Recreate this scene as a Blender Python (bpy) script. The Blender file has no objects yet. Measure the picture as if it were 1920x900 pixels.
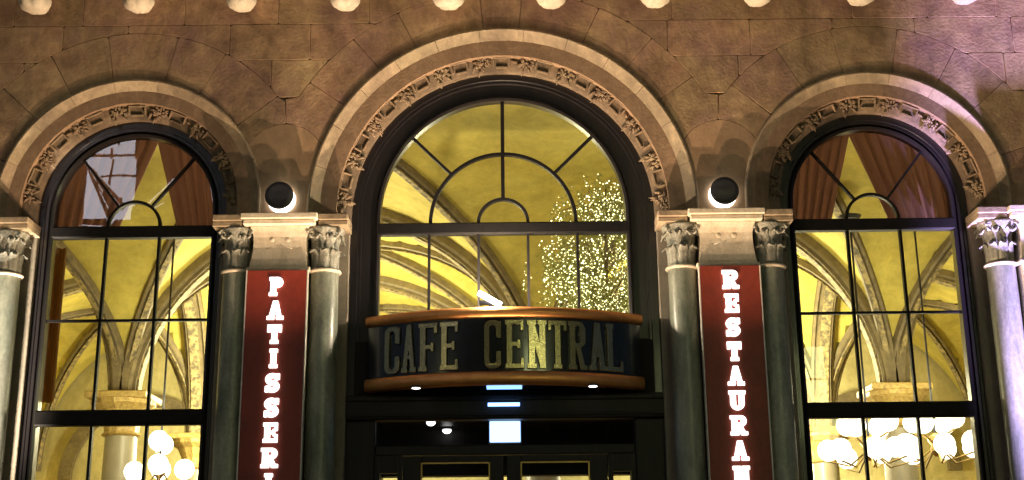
import bpy, bmesh, math, random
import numpy as np
from mathutils import Vector, Matrix, Euler

R = math.radians
PI = math.pi
random.seed(7)
S = bpy.context.scene
COL = S.collection

# ------------------------------------------------------------------ camera
cam_d = bpy.data.cameras.new('camera')
cam = bpy.data.objects.new('camera', cam_d)
COL.objects.link(cam)
cam_d.sensor_width = 36
cam_d.lens = 36 * 2430 / 1920
cam_d.clip_end = 500
CAM_P = Vector((.078, -11.0, 1.6))
cam.matrix_world = Matrix.Translation(CAM_P) @ Matrix.Rotation(R(90 + 16), 4, 'X') @ Matrix.Rotation(R(-.6), 4, 'Z')
S.camera = cam

def at(px, py, Y):
    """photograph pixel -> point on the vertical plane at depth Y"""
    m = cam.matrix_world.to_3x3()
    d = m @ Vector((px - 960, -(py - 450), -2430.0))
    return CAM_P + d * ((Y - CAM_P.y) / d.y)

# ------------------------------------------------------------------ night sky, faint moon, exposure
W = bpy.data.worlds.new('World')
S.world = W
W.use_nodes = True
nt = W.node_tree
bg = nt.nodes['Background']
sky = nt.nodes.new('ShaderNodeTexSky')
sky.sky_type = 'NISHITA'
sky.sun_disc = False
sky.sun_elevation = R(38)
sky.sun_rotation = R(200)
nt.links.new(sky.outputs[0], bg.inputs[0])
bg.inputs[1].default_value = 0.012
sun_d = bpy.data.lights.new('moon_sun', 'SUN')
sun_d.energy = 0.02
sun_d.angle = R(3)
sun_d.color = (1, .9, .75)
sun = bpy.data.objects.new('moon_sun', sun_d)
COL.objects.link(sun)
sun.rotation_euler = (R(52), 0, R(-20))
S.view_settings.view_transform = 'Standard'
S.view_settings.look = 'None'
S.view_settings.gamma = 1
S.view_settings.exposure = 0
S.cycles.use_denoising = True
S.cycles.max_bounces = 8
S.cycles.transparent_max_bounces = 16
S.cycles.sample_clamp_indirect = 4
S.cycles.caustics_reflective = False
S.cycles.caustics_refractive = False

# ------------------------------------------------------------------ materials
MAT = {}
def mat(name, base, rough=.6, metal=0., c2=None, scale=6., detail=6., bump=0., bscale=40., rnd=0., c3=None, coat=0., spec=.5, stretch=None, emit=None, estr=0., soot=0., sstretch=(1, 1, .45), sscale=1.1):
    m = bpy.data.materials.new(name)
    m.use_nodes = True
    t = m.node_tree
    n, l = t.nodes, t.links
    b = n['Principled BSDF']
    b.inputs['Roughness'].default_value = rough
    b.inputs['Metallic'].default_value = metal
    b.inputs['Coat Weight'].default_value = coat
    b.inputs['Coat Roughness'].default_value = .08
    b.inputs['Specular IOR Level'].default_value = spec
    tc = n.new('ShaderNodeTexCoord')
    mp = n.new('ShaderNodeMapping')
    if stretch: mp.inputs['Scale'].default_value = stretch
    l.new(tc.outputs['Object'], mp.inputs[0])
    src = None
    rgb = n.new('ShaderNodeRGB'); rgb.outputs[0].default_value = (*base, 1); src = rgb.outputs[0]
    if c2:
        nz = n.new('ShaderNodeTexNoise'); nz.inputs['Scale'].default_value = scale; nz.inputs['Detail'].default_value = detail
        nz.inputs['Roughness'].default_value = .65
        l.new(mp.outputs[0], nz.inputs[0])
        rp = n.new('ShaderNodeValToRGB')
        rp.color_ramp.elements[0].position = .36; rp.color_ramp.elements[1].position = .66
        rp.color_ramp.elements[0].color = (*base, 1); rp.color_ramp.elements[1].color = (*c2, 1)
        l.new(nz.outputs[0], rp.inputs[0]); src = rp.outputs[0]
    if c3:
        nz = n.new('ShaderNodeTexNoise'); nz.inputs['Scale'].default_value = scale * .37; nz.inputs['Detail'].default_value = 8
        nz.inputs['Roughness'].default_value = .7
        mp2 = n.new('ShaderNodeMapping'); mp2.inputs['Location'].default_value = (7.3, 2.1, 4.4)
        l.new(mp.outputs[0], mp2.inputs[0]); l.new(mp2.outputs[0], nz.inputs[0])
        mr = n.new('ShaderNodeMapRange'); mr.inputs[1].default_value = .48; mr.inputs[2].default_value = .68; mr.inputs[4].default_value = .85
        l.new(nz.outputs[0], mr.inputs[0])
        mx = n.new('ShaderNodeMixRGB'); mx.inputs[2].default_value = (*c3, 1)
        l.new(mr.outputs[0], mx.inputs[0]); l.new(src, mx.inputs[1]); src = mx.outputs[0]
    if soot:
        for sc_, st_, am in ((sscale, sstretch, soot), (sscale * 7, (1, 1, .8), soot * .55)):
            nz = n.new('ShaderNodeTexNoise'); nz.inputs['Scale'].default_value = sc_; nz.inputs['Detail'].default_value = 9
            nz.inputs['Roughness'].default_value = .72; nz.inputs['Distortion'].default_value = .6
            mp3 = n.new('ShaderNodeMapping'); mp3.inputs['Scale'].default_value = st_; mp3.inputs['Location'].default_value = (3.1, 0, 1.7 * sc_)
            l.new(tc.outputs['Object'], mp3.inputs[0]); l.new(mp3.outputs[0], nz.inputs[0])
            mr = n.new('ShaderNodeMapRange'); mr.inputs[1].default_value = .36; mr.inputs[2].default_value = .62; mr.inputs[3].default_value = 1 - am; mr.inputs[4].default_value = 1 + am * .25
            l.new(nz.outputs[0], mr.inputs[0])
            mx = n.new('ShaderNodeVectorMath'); mx.operation = 'MULTIPLY'
            l.new(src, mx.inputs[0]); l.new(mr.outputs[0], mx.inputs[1]); src = mx.outputs[0]
    if rnd:
        oi = n.new('ShaderNodeObjectInfo')
        hs = n.new('ShaderNodeHueSaturation')
        m1 = n.new('ShaderNodeMapRange'); m1.inputs[3].default_value = 1 - rnd; m1.inputs[4].default_value = 1 + rnd
        m2 = n.new('ShaderNodeMath'); m2.operation = 'MULTIPLY'; m2.inputs[1].default_value = 7.31
        m3 = n.new('ShaderNodeMath'); m3.operation = 'FRACT'
        m4 = n.new('ShaderNodeMapRange'); m4.inputs[3].default_value = .5 - rnd * .07; m4.inputs[4].default_value = .5 + rnd * .07
        l.new(oi.outputs['Random'], m1.inputs[0]); l.new(m1.outputs[0], hs.inputs['Value'])
        l.new(oi.outputs['Random'], m2.inputs[0]); l.new(m2.outputs[0], m3.inputs[0]); l.new(m3.outputs[0], m4.inputs[0]); l.new(m4.outputs[0], hs.inputs['Hue'])
        l.new(src, hs.inputs['Color']); src = hs.outputs[0]
    l.new(src, b.inputs['Base Color'])
    if bump:
        nb = n.new('ShaderNodeTexNoise'); nb.inputs['Scale'].default_value = bscale; nb.inputs['Detail'].default_value = 6
        l.new(mp.outputs[0], nb.inputs[0])
        bp = n.new('ShaderNodeBump'); bp.inputs['Strength'].default_value = bump; bp.inputs['Distance'].default_value = .02
        l.new(nb.outputs[0], bp.inputs['Height']); l.new(bp.outputs[0], b.inputs['Normal'])
    if emit:
        b.inputs['Emission Color'].default_value = (*emit, 1); b.inputs['Emission Strength'].default_value = estr
    MAT[name] = m
    return m

mat('wall_stone', (.345, .215, .13), .88, c2=(.53, .375, .215), scale=4.2, detail=10, c3=(.31, .185, .17), bump=.26, bscale=34, rnd=.13, soot=.5)
mat('spandrel_stone', (.46, .31, .185), .85, c2=(.40, .265, .16), scale=5, bump=.2, bscale=40, rnd=.08, soot=.3)
mat('mortar', (.33, .21, .13), .9, c2=(.40, .27, .17), scale=20, bump=.2, soot=.4)
mat('moulding_stone', (.38, .29, .19), .75, c2=(.46, .36, .235), scale=9, c3=(.30, .23, .155), bump=.2, bscale=35, soot=.38, sscale=2.2, rnd=.10)
mat('ring_stone_shaded', (.20, .14, .09), .8, c2=(.27, .195, .125), scale=9, c3=(.16, .12, .09), bump=.35, bscale=45, soot=.45, sscale=3)  # same stone as the moulding, its shade put into a darker colour
mat('carved_stone_shaded', (.21, .148, .094), .75, c2=(.30, .215, .135), scale=22, bump=.4, bscale=60, rnd=.12)  # carving in that same stone, shade again put into the colour
mat('pale_stone', (.80, .72, .58), .7, c2=(.70, .60, .45), scale=7, bump=.2, bscale=40, rnd=.05, soot=.22, sscale=5)
mat('pier_stone', (.30, .25, .19), .8, c2=(.22, .19, .15), scale=6, bump=.3)
mat('column_marble', (.31, .34, .27), .34, c2=(.46, .46, .38), scale=9, c3=(.17, .20, .155), bump=.08, stretch=(1, 1, .35), soot=.4, sscale=5, sstretch=(1, 1, .2))
mat('capital_stone', (.34, .34, .28), .7, c2=(.46, .45, .38), scale=14, c3=(.12, .12, .10), bump=.5, bscale=60, soot=.55, sscale=6)
mat('dark_wood', (.013, .011, .013), .32, c2=(.020, .016, .016), scale=14, bump=.06, bscale=30, coat=.15, stretch=(1, 1, .2))
mat('bar_wood', (.012, .011, .012), .6, c2=(.018, .015, .014), scale=14, spec=.15)
mat('door_wood', (.012, .011, .013), .45, c2=(.02, .016, .016), scale=14, bump=.06, spec=.25, stretch=(1, 1, .2))
mat('copper', (.95, .46, .17), .45, 1., c2=(.82, .36, .12), scale=9, bump=.03)
mat('fascia', (.012, .016, .022), .22, c2=(.016, .021, .027), scale=7, coat=.5)
mat('gold', (.62, .53, .30), .24, 1., c2=(.42, .36, .2), scale=40, bump=.06, bscale=60)
mat('banner_red', (.33, .045, .026), .5, c2=(.26, .036, .022), scale=5, soot=.25, sscale=3)
mat('banner_edge', (.72, .68, .62), .4, c2=(.6, .56, .5), scale=15)
mat('lamp_metal', (.035, .035, .04), .4, c2=(.045, .045, .05), scale=20, metal=.3)
mat('curtain', (.25, .145, .11), .8, c2=(.34, .21, .165), scale=30, bump=.1, rnd=.05)
mat('side_drape', (.36, .20, .06), .8, c2=(.26, .14, .04), scale=10, bump=.2, stretch=(3, 3, .3))
mat('plaster', (.66, .56, .13), .85, c2=(.58, .47, .09), scale=3, bump=.1, bscale=20, soot=.3, sstretch=(1, 1, 1), sscale=.8)
mat('hall_wall', (.74, .66, .33), .85, c2=(.66, .57, .25), scale=3, bump=.1, soot=.3)
mat('rib_paint', (.21, .165, .085), .7, c2=(.14, .11, .06), scale=14, c3=(.29, .23, .11), bump=.3)
mat('rib_band', (.13, .11, .07), .7, c2=(.46, .36, .16), scale=16, detail=1, bump=.4)
mat('hall_marble', (.34, .30, .20), .4, c2=(.24, .21, .15), scale=6, stretch=(1, 1, .3))
mat('hall_gilt', (.55, .40, .12), .5, c2=(.3, .2, .07), scale=26, bump=.5)
mat('floor_wood', (.16, .09, .045), .4, c2=(.11, .06, .03), scale=9, stretch=(1, 6, 1))
mat('asphalt', (.05, .05, .05), .85, c2=(.065, .063, .06), scale=40, bump=.4, bscale=200)
mat('paving', (.16, .155, .15), .8, c2=(.12, .118, .115), scale=8, bump=.3, rnd=.1)
mat('brass', (.45, .32, .12), .35, 1., c2=(.35, .24, .09), scale=12)
mat('leaf', (.20, .22, .07), .4, c2=(.42, .40, .14), scale=9, rnd=0)
mat('bark', (.20, .16, .09), .9, c2=(.14, .11, .06), scale=14, bump=.5)
mat('pot', (.22, .09, .05), .7, c2=(.16, .07, .04), scale=9)
mat('opposite_plaster', (.30, .27, .23), .9, c2=(.24, .21, .18), scale=2, bump=.2)
mat('opposite_trim', (.38, .35, .30), .8, c2=(.3, .28, .24), scale=3)
mat('glow_white', (.8, .8, .8), .5, emit=(1, .97, .90), estr=9)
mat('glow_letter', (.8, .8, .8), .5, emit=(.93, 1, .95), estr=2.6)
mat('glow_globe', (.9, .88, .8), .5, emit=(1, .94, .76), estr=2.6)
mat('glow_disc', (.8, .8, .8), .5, emit=(1, .96, .88), estr=4)
mat('glow_sign', (.6, .8, .9), .5, emit=(.40, .62, 1), estr=5)
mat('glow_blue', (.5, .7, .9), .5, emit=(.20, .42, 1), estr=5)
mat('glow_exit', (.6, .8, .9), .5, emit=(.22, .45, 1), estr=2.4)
mat('glow_fairy', (.9, .85, .6), .5, emit=(1, .93, .50), estr=6)
mat('glow_window_cool', (.8, .8, .8), .5, emit=(.86, .88, 1), estr=9)
mat('glow_window_shop', (.8, .8, .6), .5, emit=(.95, 1, .45), estr=11)
mat('glow_window_warm', (.8, .8, .6), .5, emit=(1, .95, .52), estr=5)

def translucent(name, col, f):
    t = MAT[name].node_tree; n, l = t.nodes, t.links
    tr = n.new('ShaderNodeBsdfTranslucent'); tr.inputs[0].default_value = (*col, 1)
    mx = n.new('ShaderNodeMixShader'); mx.inputs[0].default_value = f
    l.new(n['Principled BSDF'].outputs[0], mx.inputs[1]); l.new(tr.outputs[0], mx.inputs[2]); l.new(mx.outputs[0], n['Material Output'].inputs[0])
translucent('curtain', (.48, .32, .26), .55)
translucent('side_drape', (.5, .30, .10), .4)
translucent('leaf', (.35, .36, .1), .4)
def glass(name, tint, ior=1.5, rough=0.):
    m = bpy.data.materials.new(name); m.use_nodes = True
    t = m.node_tree; n, l = t.nodes, t.links
    n.remove(n['Principled BSDF'])
    o = n['Material Output']
    tr = n.new('ShaderNodeBsdfTransparent'); tr.inputs[0].default_value = (*tint, 1)
    gl = n.new('ShaderNodeBsdfGlossy'); gl.inputs['Roughness'].default_value = rough
    fr = n.new('ShaderNodeFresnel'); fr.inputs[0].default_value = ior
    tc = n.new('ShaderNodeTexCoord'); nz = n.new('ShaderNodeTexNoise'); nz.inputs['Scale'].default_value = 1.6
    nz.inputs['Detail'].default_value = 1
    bp = n.new('ShaderNodeBump'); bp.inputs['Strength'].default_value = .02; bp.inputs['Distance'].default_value = .05
    l.new(tc.outputs['Object'], nz.inputs[0]); l.new(nz.outputs[0], bp.inputs['Height'])
    l.new(bp.outputs[0], gl.inputs['Normal'])
    mx = n.new('ShaderNodeMixShader')
    l.new(fr.outputs[0], mx.inputs[0]); l.new(tr.outputs[0], mx.inputs[1]); l.new(gl.outputs[0], mx.inputs[2])
    l.new(mx.outputs[0], o.inputs[0])
    MAT[name] = m
glass('window_glass', (.95, .96, .92))
glass('door_glass', (.5, .53, .55))

# ------------------------------------------------------------------ helpers
def tag(o, label=None, cat=None, group=None, kind=None):
    if label: o['label'] = label
    if cat: o['category'] = cat
    if group: o['group'] = group
    if kind: o['kind'] = kind
    return o

def link(o, parent=None):
    COL.objects.link(o)
    if parent is not None:
        o.parent = parent
        o.matrix_parent_inverse = ROOTINV.get(parent.name, Matrix())
    return o
ROOTINV = {}

def empty(name, loc=(0, 0, 0)):
    o = bpy.data.objects.new(name, None)
    o.empty_display_size = .2
    o.location = loc
    COL.objects.link(o)
    ROOTINV[o.name] = Matrix.Translation(Vector(loc)).inverted()
    return o

def mobj(name, me, m, parent=None, smooth=False):
    if isinstance(m, str): m = MAT[m]
    if not me.materials: me.materials.append(m)
    if smooth:
        for p in me.polygons: p.use_smooth = True
    o = bpy.data.objects.new(name, me)
    return link(o, parent)

class MB:
    def __init__(s): s.v = []; s.f = []
    def add(s, v, f):
        k = len(s.v); s.v += [tuple(p) for p in v]; s.f += [tuple(i + k for i in q) for q in f]; return s
    def box(s, x0, x1, y0, y1, z0, z1, c=0.):
        """box with chamfered edges (c)"""
        if c <= 0:
            v = [(x, y, z) for x in (x0, x1) for y in (y0, y1) for z in (z0, z1)]
            return s.add(v, [(0, 1, 3, 2), (4, 6, 7, 5), (0, 4, 5, 1), (2, 3, 7, 6), (0, 2, 6, 4), (1, 5, 7, 3)])
        bm = bmesh.new()
        vs = [bm.verts.new(p) for p in [(x, y, z) for x in (x0, x1) for y in (y0, y1) for z in (z0, z1)]]
        for q in [(0, 1, 3, 2), (4, 6, 7, 5), (0, 4, 5, 1), (2, 3, 7, 6), (0, 2, 6, 4), (1, 5, 7, 3)]:
            bm.faces.new([vs[i] for i in q])
        bmesh.ops.bevel(bm, geom=bm.edges[:], offset=c, segments=1, affect='EDGES')
        bm.verts.index_update()
        s.add([v.co[:] for v in bm.verts], [[v.index for v in f.verts] for f in bm.faces]); bm.free(); return s
    def lathe(s, prof, c=(0, 0, 0), n=24, axis='z', lobes=0, amp=0.):
        v = []
        for (r, h) in prof:
            for k in range(n):
                a = 2 * PI * k / n
                q = r * (1 + (amp * abs(math.cos(lobes * a / 2)) if lobes else 0))
                p = (q * math.cos(a), q * math.sin(a), h)
                if axis == 'y': p = (p[0], h, p[1])
                if axis == 'x': p = (h, p[0], p[1])
                v.append((p[0] + c[0], p[1] + c[1], p[2] + c[2]))
        f = []
        for i in range(len(prof) - 1):
            for k in range(n):
                a, b = i * n + k, i * n + (k + 1) % n
                f.append((a, b, b + n, a + n))
        f.append(tuple(range(n))[::-1]); f.append(tuple(range((len(prof) - 1) * n, len(prof) * n)))
        return s.add(v, f)
    def tube(s, pts, r, n=8):
        v = []; pts = [Vector(p) for p in pts]
        rr = r if isinstance(r, (list, tuple)) else [r] * len(pts)
        for i, p in enumerate(pts):
            d = (pts[min(i + 1, len(pts) - 1)] - pts[max(i - 1, 0)]).normalized()
            u = d.cross(Vector((0, 0, 1)))
            if u.length < 1e-3: u = d.cross(Vector((0, 1, 0)))
            u.normalize(); w = d.cross(u)
            for k in range(n):
                a = 2 * PI * k / n
                v.append(p + u * (rr[i] * math.cos(a)) + w * (rr[i] * math.sin(a)))
        f = []
        for i in range(len(pts) - 1):
            for k in range(n):
                a, b = i * n + k, i * n + (k + 1) % n
                f.append((a, b, b + n, a + n))
        f.append(tuple(range(n))[::-1]); f.append(tuple(range((len(pts) - 1) * n, len(pts) * n)))
        return s.add(v, f)
    def prism(s, loop, y0, y1):
        n = len(loop)
        v = [(x, y0, z) for x, z in loop] + [(x, y1, z) for x, z in loop]
        f = [tuple(range(n)), tuple(range(n, 2 * n))[::-1]] + [(i, i + n, (i + 1) % n + n, (i + 1) % n) for i in range(n)]
        return s.add(v, f)
    def sweep(s, path, prof, closed=True):
        """path: list of (point, u, w) frames; prof: list of (a, b) -> point + u*a + w*b"""
        m = len(prof); v = []
        for p, u, w in path:
            for a, b in prof: v.append(p + u * a + w * b)
        f = []
        for i in range(len(path) - 1):
            for k in range(m if closed else m - 1):
                a, b = i * m + k, i * m + (k + 1) % m
                f.append((a, b, b + m, a + m))
        if closed:
            f.append(tuple(range(m))[::-1]); f.append(tuple(range((len(path) - 1) * m, len(path) * m)))
        return s.add(v, f)
    def sphere(s, c, r, n=12, sc=(1, 1, 1)):
        prof = [(max(r * math.sin(PI * i / n), 1e-4), -r * math.cos(PI * i / n)) for i in range(n + 1)]
        k = len(s.v); s.lathe(prof, (0, 0, 0), n + 4)
        s.v[k:] = [(p[0] * sc[0] + c[0], p[1] * sc[1] + c[1], p[2] * sc[2] + c[2]) for p in s.v[k:]]
        return s
    def mesh(s, name='m'):
        me = bpy.data.meshes.new(name)
        me.from_pydata(s.v, [], s.f)
        bm = bmesh.new(); bm.from_mesh(me); bmesh.ops.recalc_face_normals(bm, faces=bm.faces[:]); bm.to_mesh(me); bm.free()
        me.update()
        return me
    def build(s, name, m, parent=None, smooth=False):
        return mobj(name, s.mesh(name), m, parent, smooth)

def smooth_by_angle(o, deg=35):
    for p in o.data.polygons: p.use_smooth = True
    try: o.data.set_sharp_from_angle(angle=R(deg))
    except Exception: pass
    return o

# ---- contours of a signed field (stones, letters)
def contour(F, x0, x1, y0, y1, step):
    nx = max(int((x1 - x0) / step), 4) + 1; ny = max(int((y1 - y0) / step), 4) + 1
    xs = np.linspace(x0, x1, nx); ys = np.linspace(y0, y1, ny)
    X, Y = np.meshgrid(xs, ys, indexing='ij')
    V = F(X, Y)
    V = np.where(np.abs(V) < 1e-7, 1e-7, V)
    V[0, :] = np.maximum(V[0, :], 1e-4); V[-1, :] = np.maximum(V[-1, :], 1e-4); V[:, 0] = np.maximum(V[:, 0], 1e-4); V[:, -1] = np.maximum(V[:, -1], 1e-4)
    I = V < 0
    code = I[:-1, :-1] * 1 + I[1:, :-1] * 2 + I[1:, 1:] * 4 + I[:-1, 1:] * 8
    segs = {}
    def pt(e):
        (i, j, k, l) = e
        a, b = V[i, j], V[k, l]; t = a / (a - b)
        return (xs[i] + (xs[k] - xs[i]) * t, ys[j] + (ys[l] - ys[j]) * t)
    T = {1: [(3, 0)], 2: [(0, 1)], 3: [(3, 1)], 4: [(1, 2)], 5: [(3, 0), (1, 2)], 6: [(0, 2)], 7: [(3, 2)], 8: [(2, 3)], 9: [(2, 0)], 10: [(0, 1), (2, 3)], 11: [(2, 1)], 12: [(1, 3)], 13: [(1, 0)], 14: [(0, 3)]}
    for i, j in zip(*np.nonzero((code > 0) & (code < 15))):
        E = [(i, j, i + 1, j), (i + 1, j, i + 1, j + 1), (i, j + 1, i + 1, j + 1), (i, j, i, j + 1)]
        for a, b in T[int(code[i, j])]: segs[E[a]] = E[b]
    loops = []
    while segs:
        s0, cur = segs.popitem(); loop = [s0]
        while cur != s0 and cur in segs:
            loop.append(cur); cur = segs.pop(cur)
        if len(loop) > 5: loops.append([pt(e) for e in loop])
    return loops

def simplify(loop, tol):
    P = np.array(loop)
    def dp(a, b):
        if b - a < 2: return []
        d = P[b] - P[a]; L = np.hypot(*d) + 1e-12
        q = P[a + 1:b] - P[a]
        dist = np.abs(q[:, 0] * d[1] - q[:, 1] * d[0]) / L
        k = int(dist.argmax())
        if dist[k] < tol: return []
        k += a + 1
        return dp(a, k) + [k] + dp(k, b)
    n = len(P)
    far = int(((P - P[0]) ** 2).sum(1).argmax())
    idx = [0] + dp(0, far) + [far] + dp(far, n - 1)
    return [tuple(P[i]) for i in idx]

def loops_mesh(name, loops, depth, bev):
    """flat outline (with holes) -> plate in the xz plane, front at y=0, back at y=depth"""
    cu = bpy.data.curves.new(name, 'CURVE'); cu.dimensions = '2D'; cu.fill_mode = 'BOTH'
    cu.extrude = max(depth / 2 - bev, 1e-4); cu.bevel_depth = bev; cu.bevel_resolution = 0; cu.offset = -bev
    for lp in loops:
        sp = cu.splines.new('POLY'); sp.points.add(len(lp) - 1)
        for k, (x, y) in enumerate(lp): sp.points[k].co = (x, y, 0, 1)
        sp.use_cyclic_u = True
    ob = bpy.data.objects.new('tmp', cu)
    me = bpy.data.meshes.new_from_object(ob)
    bpy.data.objects.remove(ob); bpy.data.curves.remove(cu)
    me.name = name
    n = len(me.vertices); co = np.empty(n * 3); me.vertices.foreach_get('co', co); co = co.reshape(-1, 3)
    out = np.stack([co[:, 0], -co[:, 2] + depth / 2, co[:, 1]], 1)
    me.vertices.foreach_set('co', out.ravel()); me.update()
    return me

# ------------------------------------------------------------------ main dimensions (metres)
CX = [-3.345, 0., 3.345]              # arch axes
ZI = 4.97                             # top of the imposts
ARCH = {-3.345: (5.13, 1.19, .85, .715), 0.: (5.05, 1.745, 1.365, 1.115), 3.345: (5.13, 1.19, .85, .715)}   # spring, outer, opening, glass radius
PIER = [-4.745, -1.95, 1.95, 4.745]
YG = .25                              # glass plane

# ------------------------------------------------------------------ ground
def sheet(name, x0, x1, y0, y1, z, m, kind='structure'):
    o = MB().add([(x0, y0, z), (x1, y0, z), (x1, y1, z), (x0, y1, z)], [(0, 1, 2, 3)]).build(name, m)
    return tag(o, kind=kind)
sheet('ground', -250, 250, -250, 250, -.16, 'asphalt')
sheet('road', -60, 60, -17.5, -5.5, -.12, 'asphalt')
pv = tag(MB().box(-60, 60, -5.2, -.25, -.158, -.01).build('pavement', 'paving'), kind='structure')
tag(MB().box(-60, 60, -5.5, -5.2, -.157, .0, .02).build('kerb', 'paving'), kind='structure')
tag(MB().box(-60, 60, -21.9, -17.5, -.158, -.01).build('far_pavement', 'paving'), kind='structure')

# ------------------------------------------------------------------ the cafe building
B = empty('cafe_building', (0, .2, 0))
tag(B, 'brown stone arcaded facade with three round-arched windows over an unseen street front', 'building')
B['label'] = 'brown stone cafe facade with three carved round arches and paired columns'

def ring_d(X, Z, c):
    zs, ro, ri, g = ARCH[c]
    dz = np.where(Z > zs, Z - zs, 0.)
    return np.hypot(X - c, dz)

# backing wall with the three openings cut through
def wall_F(X, Z):
    F = np.maximum(np.maximum(-8.6 - X, X - 8.6), np.maximum(ZI - Z, Z - 8.4))
    for c in CX: F = np.maximum(F, (ARCH[c][2] + .12) - ring_d(X, Z, c))
    return F
lp = [simplify(l, .002) for l in contour(wall_F, -8.7, 8.7, 4.9, 8.5, .04)]
wall = mobj('wall', loops_mesh('wall', lp, .4, .002), 'mortar', B)
for v in wall.data.vertices: v.co.y += .03
# wings beyond the frame and the roof slab over the hall
MB().box(-8.6, -5.33, .14, .43, 0, ZI - .003).build('wall', 'pier_stone', B)
MB().box(5.33, 8.6, .14, .43, 0, ZI - .003).build('wall', 'pier_stone', B)
MB().box(-8.6, 8.6, .44, 12.6, 8.2, 8.4).build('roof', 'mortar', B)

# wall stones: voussoirs round each arch, ashlar courses elsewhere
GAP = .002
SPX = 1.965
def own(X, Z, c):
    a = ring_d(X, Z, c) - ARCH[c][1]
    o = np.full_like(a, 9.)
    for k in CX:
        if k != c: o = np.minimum(o, ring_d(X, Z, k) - ARCH[k][1])
    return (a - o) * .5
VW = {-3.345: .46, 0.: .40, 3.345: .46}
def spandrel(X, Z):
    F = None
    for sx in (-1, 1):
        dx, dz = (X - sx * SPX), (Z - 5.50)
        f = np.hypot(dx, np.maximum(dz, 0)) - .37
        F = f if F is None else np.minimum(F, f)
    return F
def vext(d, Z, c):
    return d - (ARCH[c][1] + VW[c] + np.where(Z < 6.12, .42, 0.))
def stone(F, x0, x1, z0, z1, m='wall_stone', name='stone'):
    ls = contour(F, x0, x1, z0, z1, .022)
    for l in ls:
        if len(l) < 14: continue
        a = np.array(l)
        if np.ptp(a[:, 0]) < .07 or np.ptp(a[:, 1]) < .07: continue
        me = loops_mesh(name, [simplify(l, .0016)], .05, .0022)
        o = mobj(name, me, m, wall)
        o.location.y = random.uniform(-.0012, .0012)
def not_ring(F, X, Z):
    for c in CX: F = np.maximum(F, (ARCH[c][1] - .03) - ring_d(X, Z, c))
    return F
for c in CX:
    zs, ro, ri, g = ARCH[c]
    n = 11 if c == 0 else 9
    angs = [-12] + [180 * (k + .0) / n + random.uniform(-3, 3) for k in range(1, n)] + [192]
    for k in range(n):
        a0, a1 = R(angs[k]), R(angs[k + 1])
        rv = 0
        def F(X, Z, a0=a0, a1=a1, rv=rv):
            d = ring_d(X, Z, c)
            dx, dz = X - c, Z - zs
            s0 = dx * math.sin(a0) - dz * math.cos(a0)
            s1 = -(dx * math.sin(a1) - dz * math.cos(a1))
            f = np.maximum(np.maximum(s0, s1) + GAP, vext(d, Z, c) + GAP)
            f = np.maximum(f, own(X, Z, c) + GAP)
            f = np.maximum(f, ZI - Z + .002)
            f = np.maximum(f, GAP - spandrel(X, Z))
            return not_ring(f, X, Z)
        stone(F, c - ro - .6, c + ro + .6, ZI - .1, zs + ro + .6)
for sx in (-1, 1):
    def F(X, Z):
        return not_ring(np.maximum(spandrel(X, Z) + GAP, ZI - Z + .002), X, Z)
    stone(F, sx * SPX - .5, sx * SPX + .5, ZI - .1, 6.1, 'spandrel_stone')
zc = [4.97, 5.40, 5.78, 6.12, 6.50, 6.86, 7.3]
for j in range(len(zc) - 1):
    x = -5.6 + random.uniform(0, .4)
    while x < 5.6:
        w = random.uniform(.55, .95)
        def F(X, Z, x=x, w=w, j=j):
            f = np.maximum(np.maximum(x - X, X - x - w), np.maximum(zc[j] - Z, Z - zc[j + 1])) + GAP
            for c in CX: f = np.maximum(f, GAP - vext(ring_d(X, Z, c), Z, c))
            f = np.maximum(f, GAP - spandrel(X, Z))
            return not_ring(f, X, Z)
        stone(F, x - .03, x + w + .03, zc[j] - .03, zc[j + 1] + .03)
        x += w

# arch mouldings
def arch_path(c, zs, z0, n=56):
    pts = [(Vector((c, 0, z0)), Vector((-1, 0, 0)))]
    for k in range(n + 1):
        a = PI - PI * k / n
        pts.append((Vector((c, 0, zs)), Vector((math.cos(a), 0, math.sin(a)))))
    pts.append((Vector((c, 0, z0)), Vector((1, 0, 0))))
    return [(p, u, Vector((0, 1, 0))) for p, u in pts]

def foliage_piece(L, Wd, seed):
    """one carved acanthus cluster, lying in the xz plane and standing proud toward -y"""
    rg = random.Random(seed); m = MB()
    for k in range(24):
        a = rg.uniform(0, 2 * PI); q = rg.uniform(.1, 1)
        cx, cz = math.cos(a) * q * L * .42, math.sin(a) * q * Wd * .40
        b = a + rg.uniform(-.9, .9); ln, wd = rg.uniform(.022, .042), rg.uniform(.008, .014)
        pr = [(0.0008, -1), (.6, -.6), (1, -.05), (.7, .55), (.0008, 1)]
        n0 = len(m.v)
        m.lathe([(r, h) for r, h in pr], n=6)
        for i in range(n0, len(m.v)):
            x, y, z = m.v[i]
            X, Zz, Y = z * ln, x * wd, y * wd * 1.3
            bend = .012 * (z ** 2)
            m.v[i] = (cx + X * math.cos(b) - Zz * math.sin(b), Y - .016 + bend, cz + X * math.sin(b) + Zz * math.cos(b))
    m.sphere((0, -.014, 0), .017, 6)
    return m.mesh('carved_foliage')
def panel_piece(L, Wd):
    m = MB(); t = .013
    m.box(-L / 2, L / 2, -.032, .008, Wd * .22, Wd * .22 + t, .003)
    m.box(-L / 2, -L / 2 + t, -.029, .008, -Wd * .2, Wd * .22 - .001, .003)
    m.box(L / 2 - t, L / 2, -.029, .008, -Wd * .2, Wd * .22 - .001, .003)
    m.box(-L * .33, L * .33, -.022, .008, -Wd * .30, -Wd * .30 + t * 1.2, .003)
    return m.mesh('carved_panel')
FOL = [foliage_piece(.22, .17, s) for s in (1, 2, 3)]
PANEL = panel_piece(.17, .14)
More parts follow.
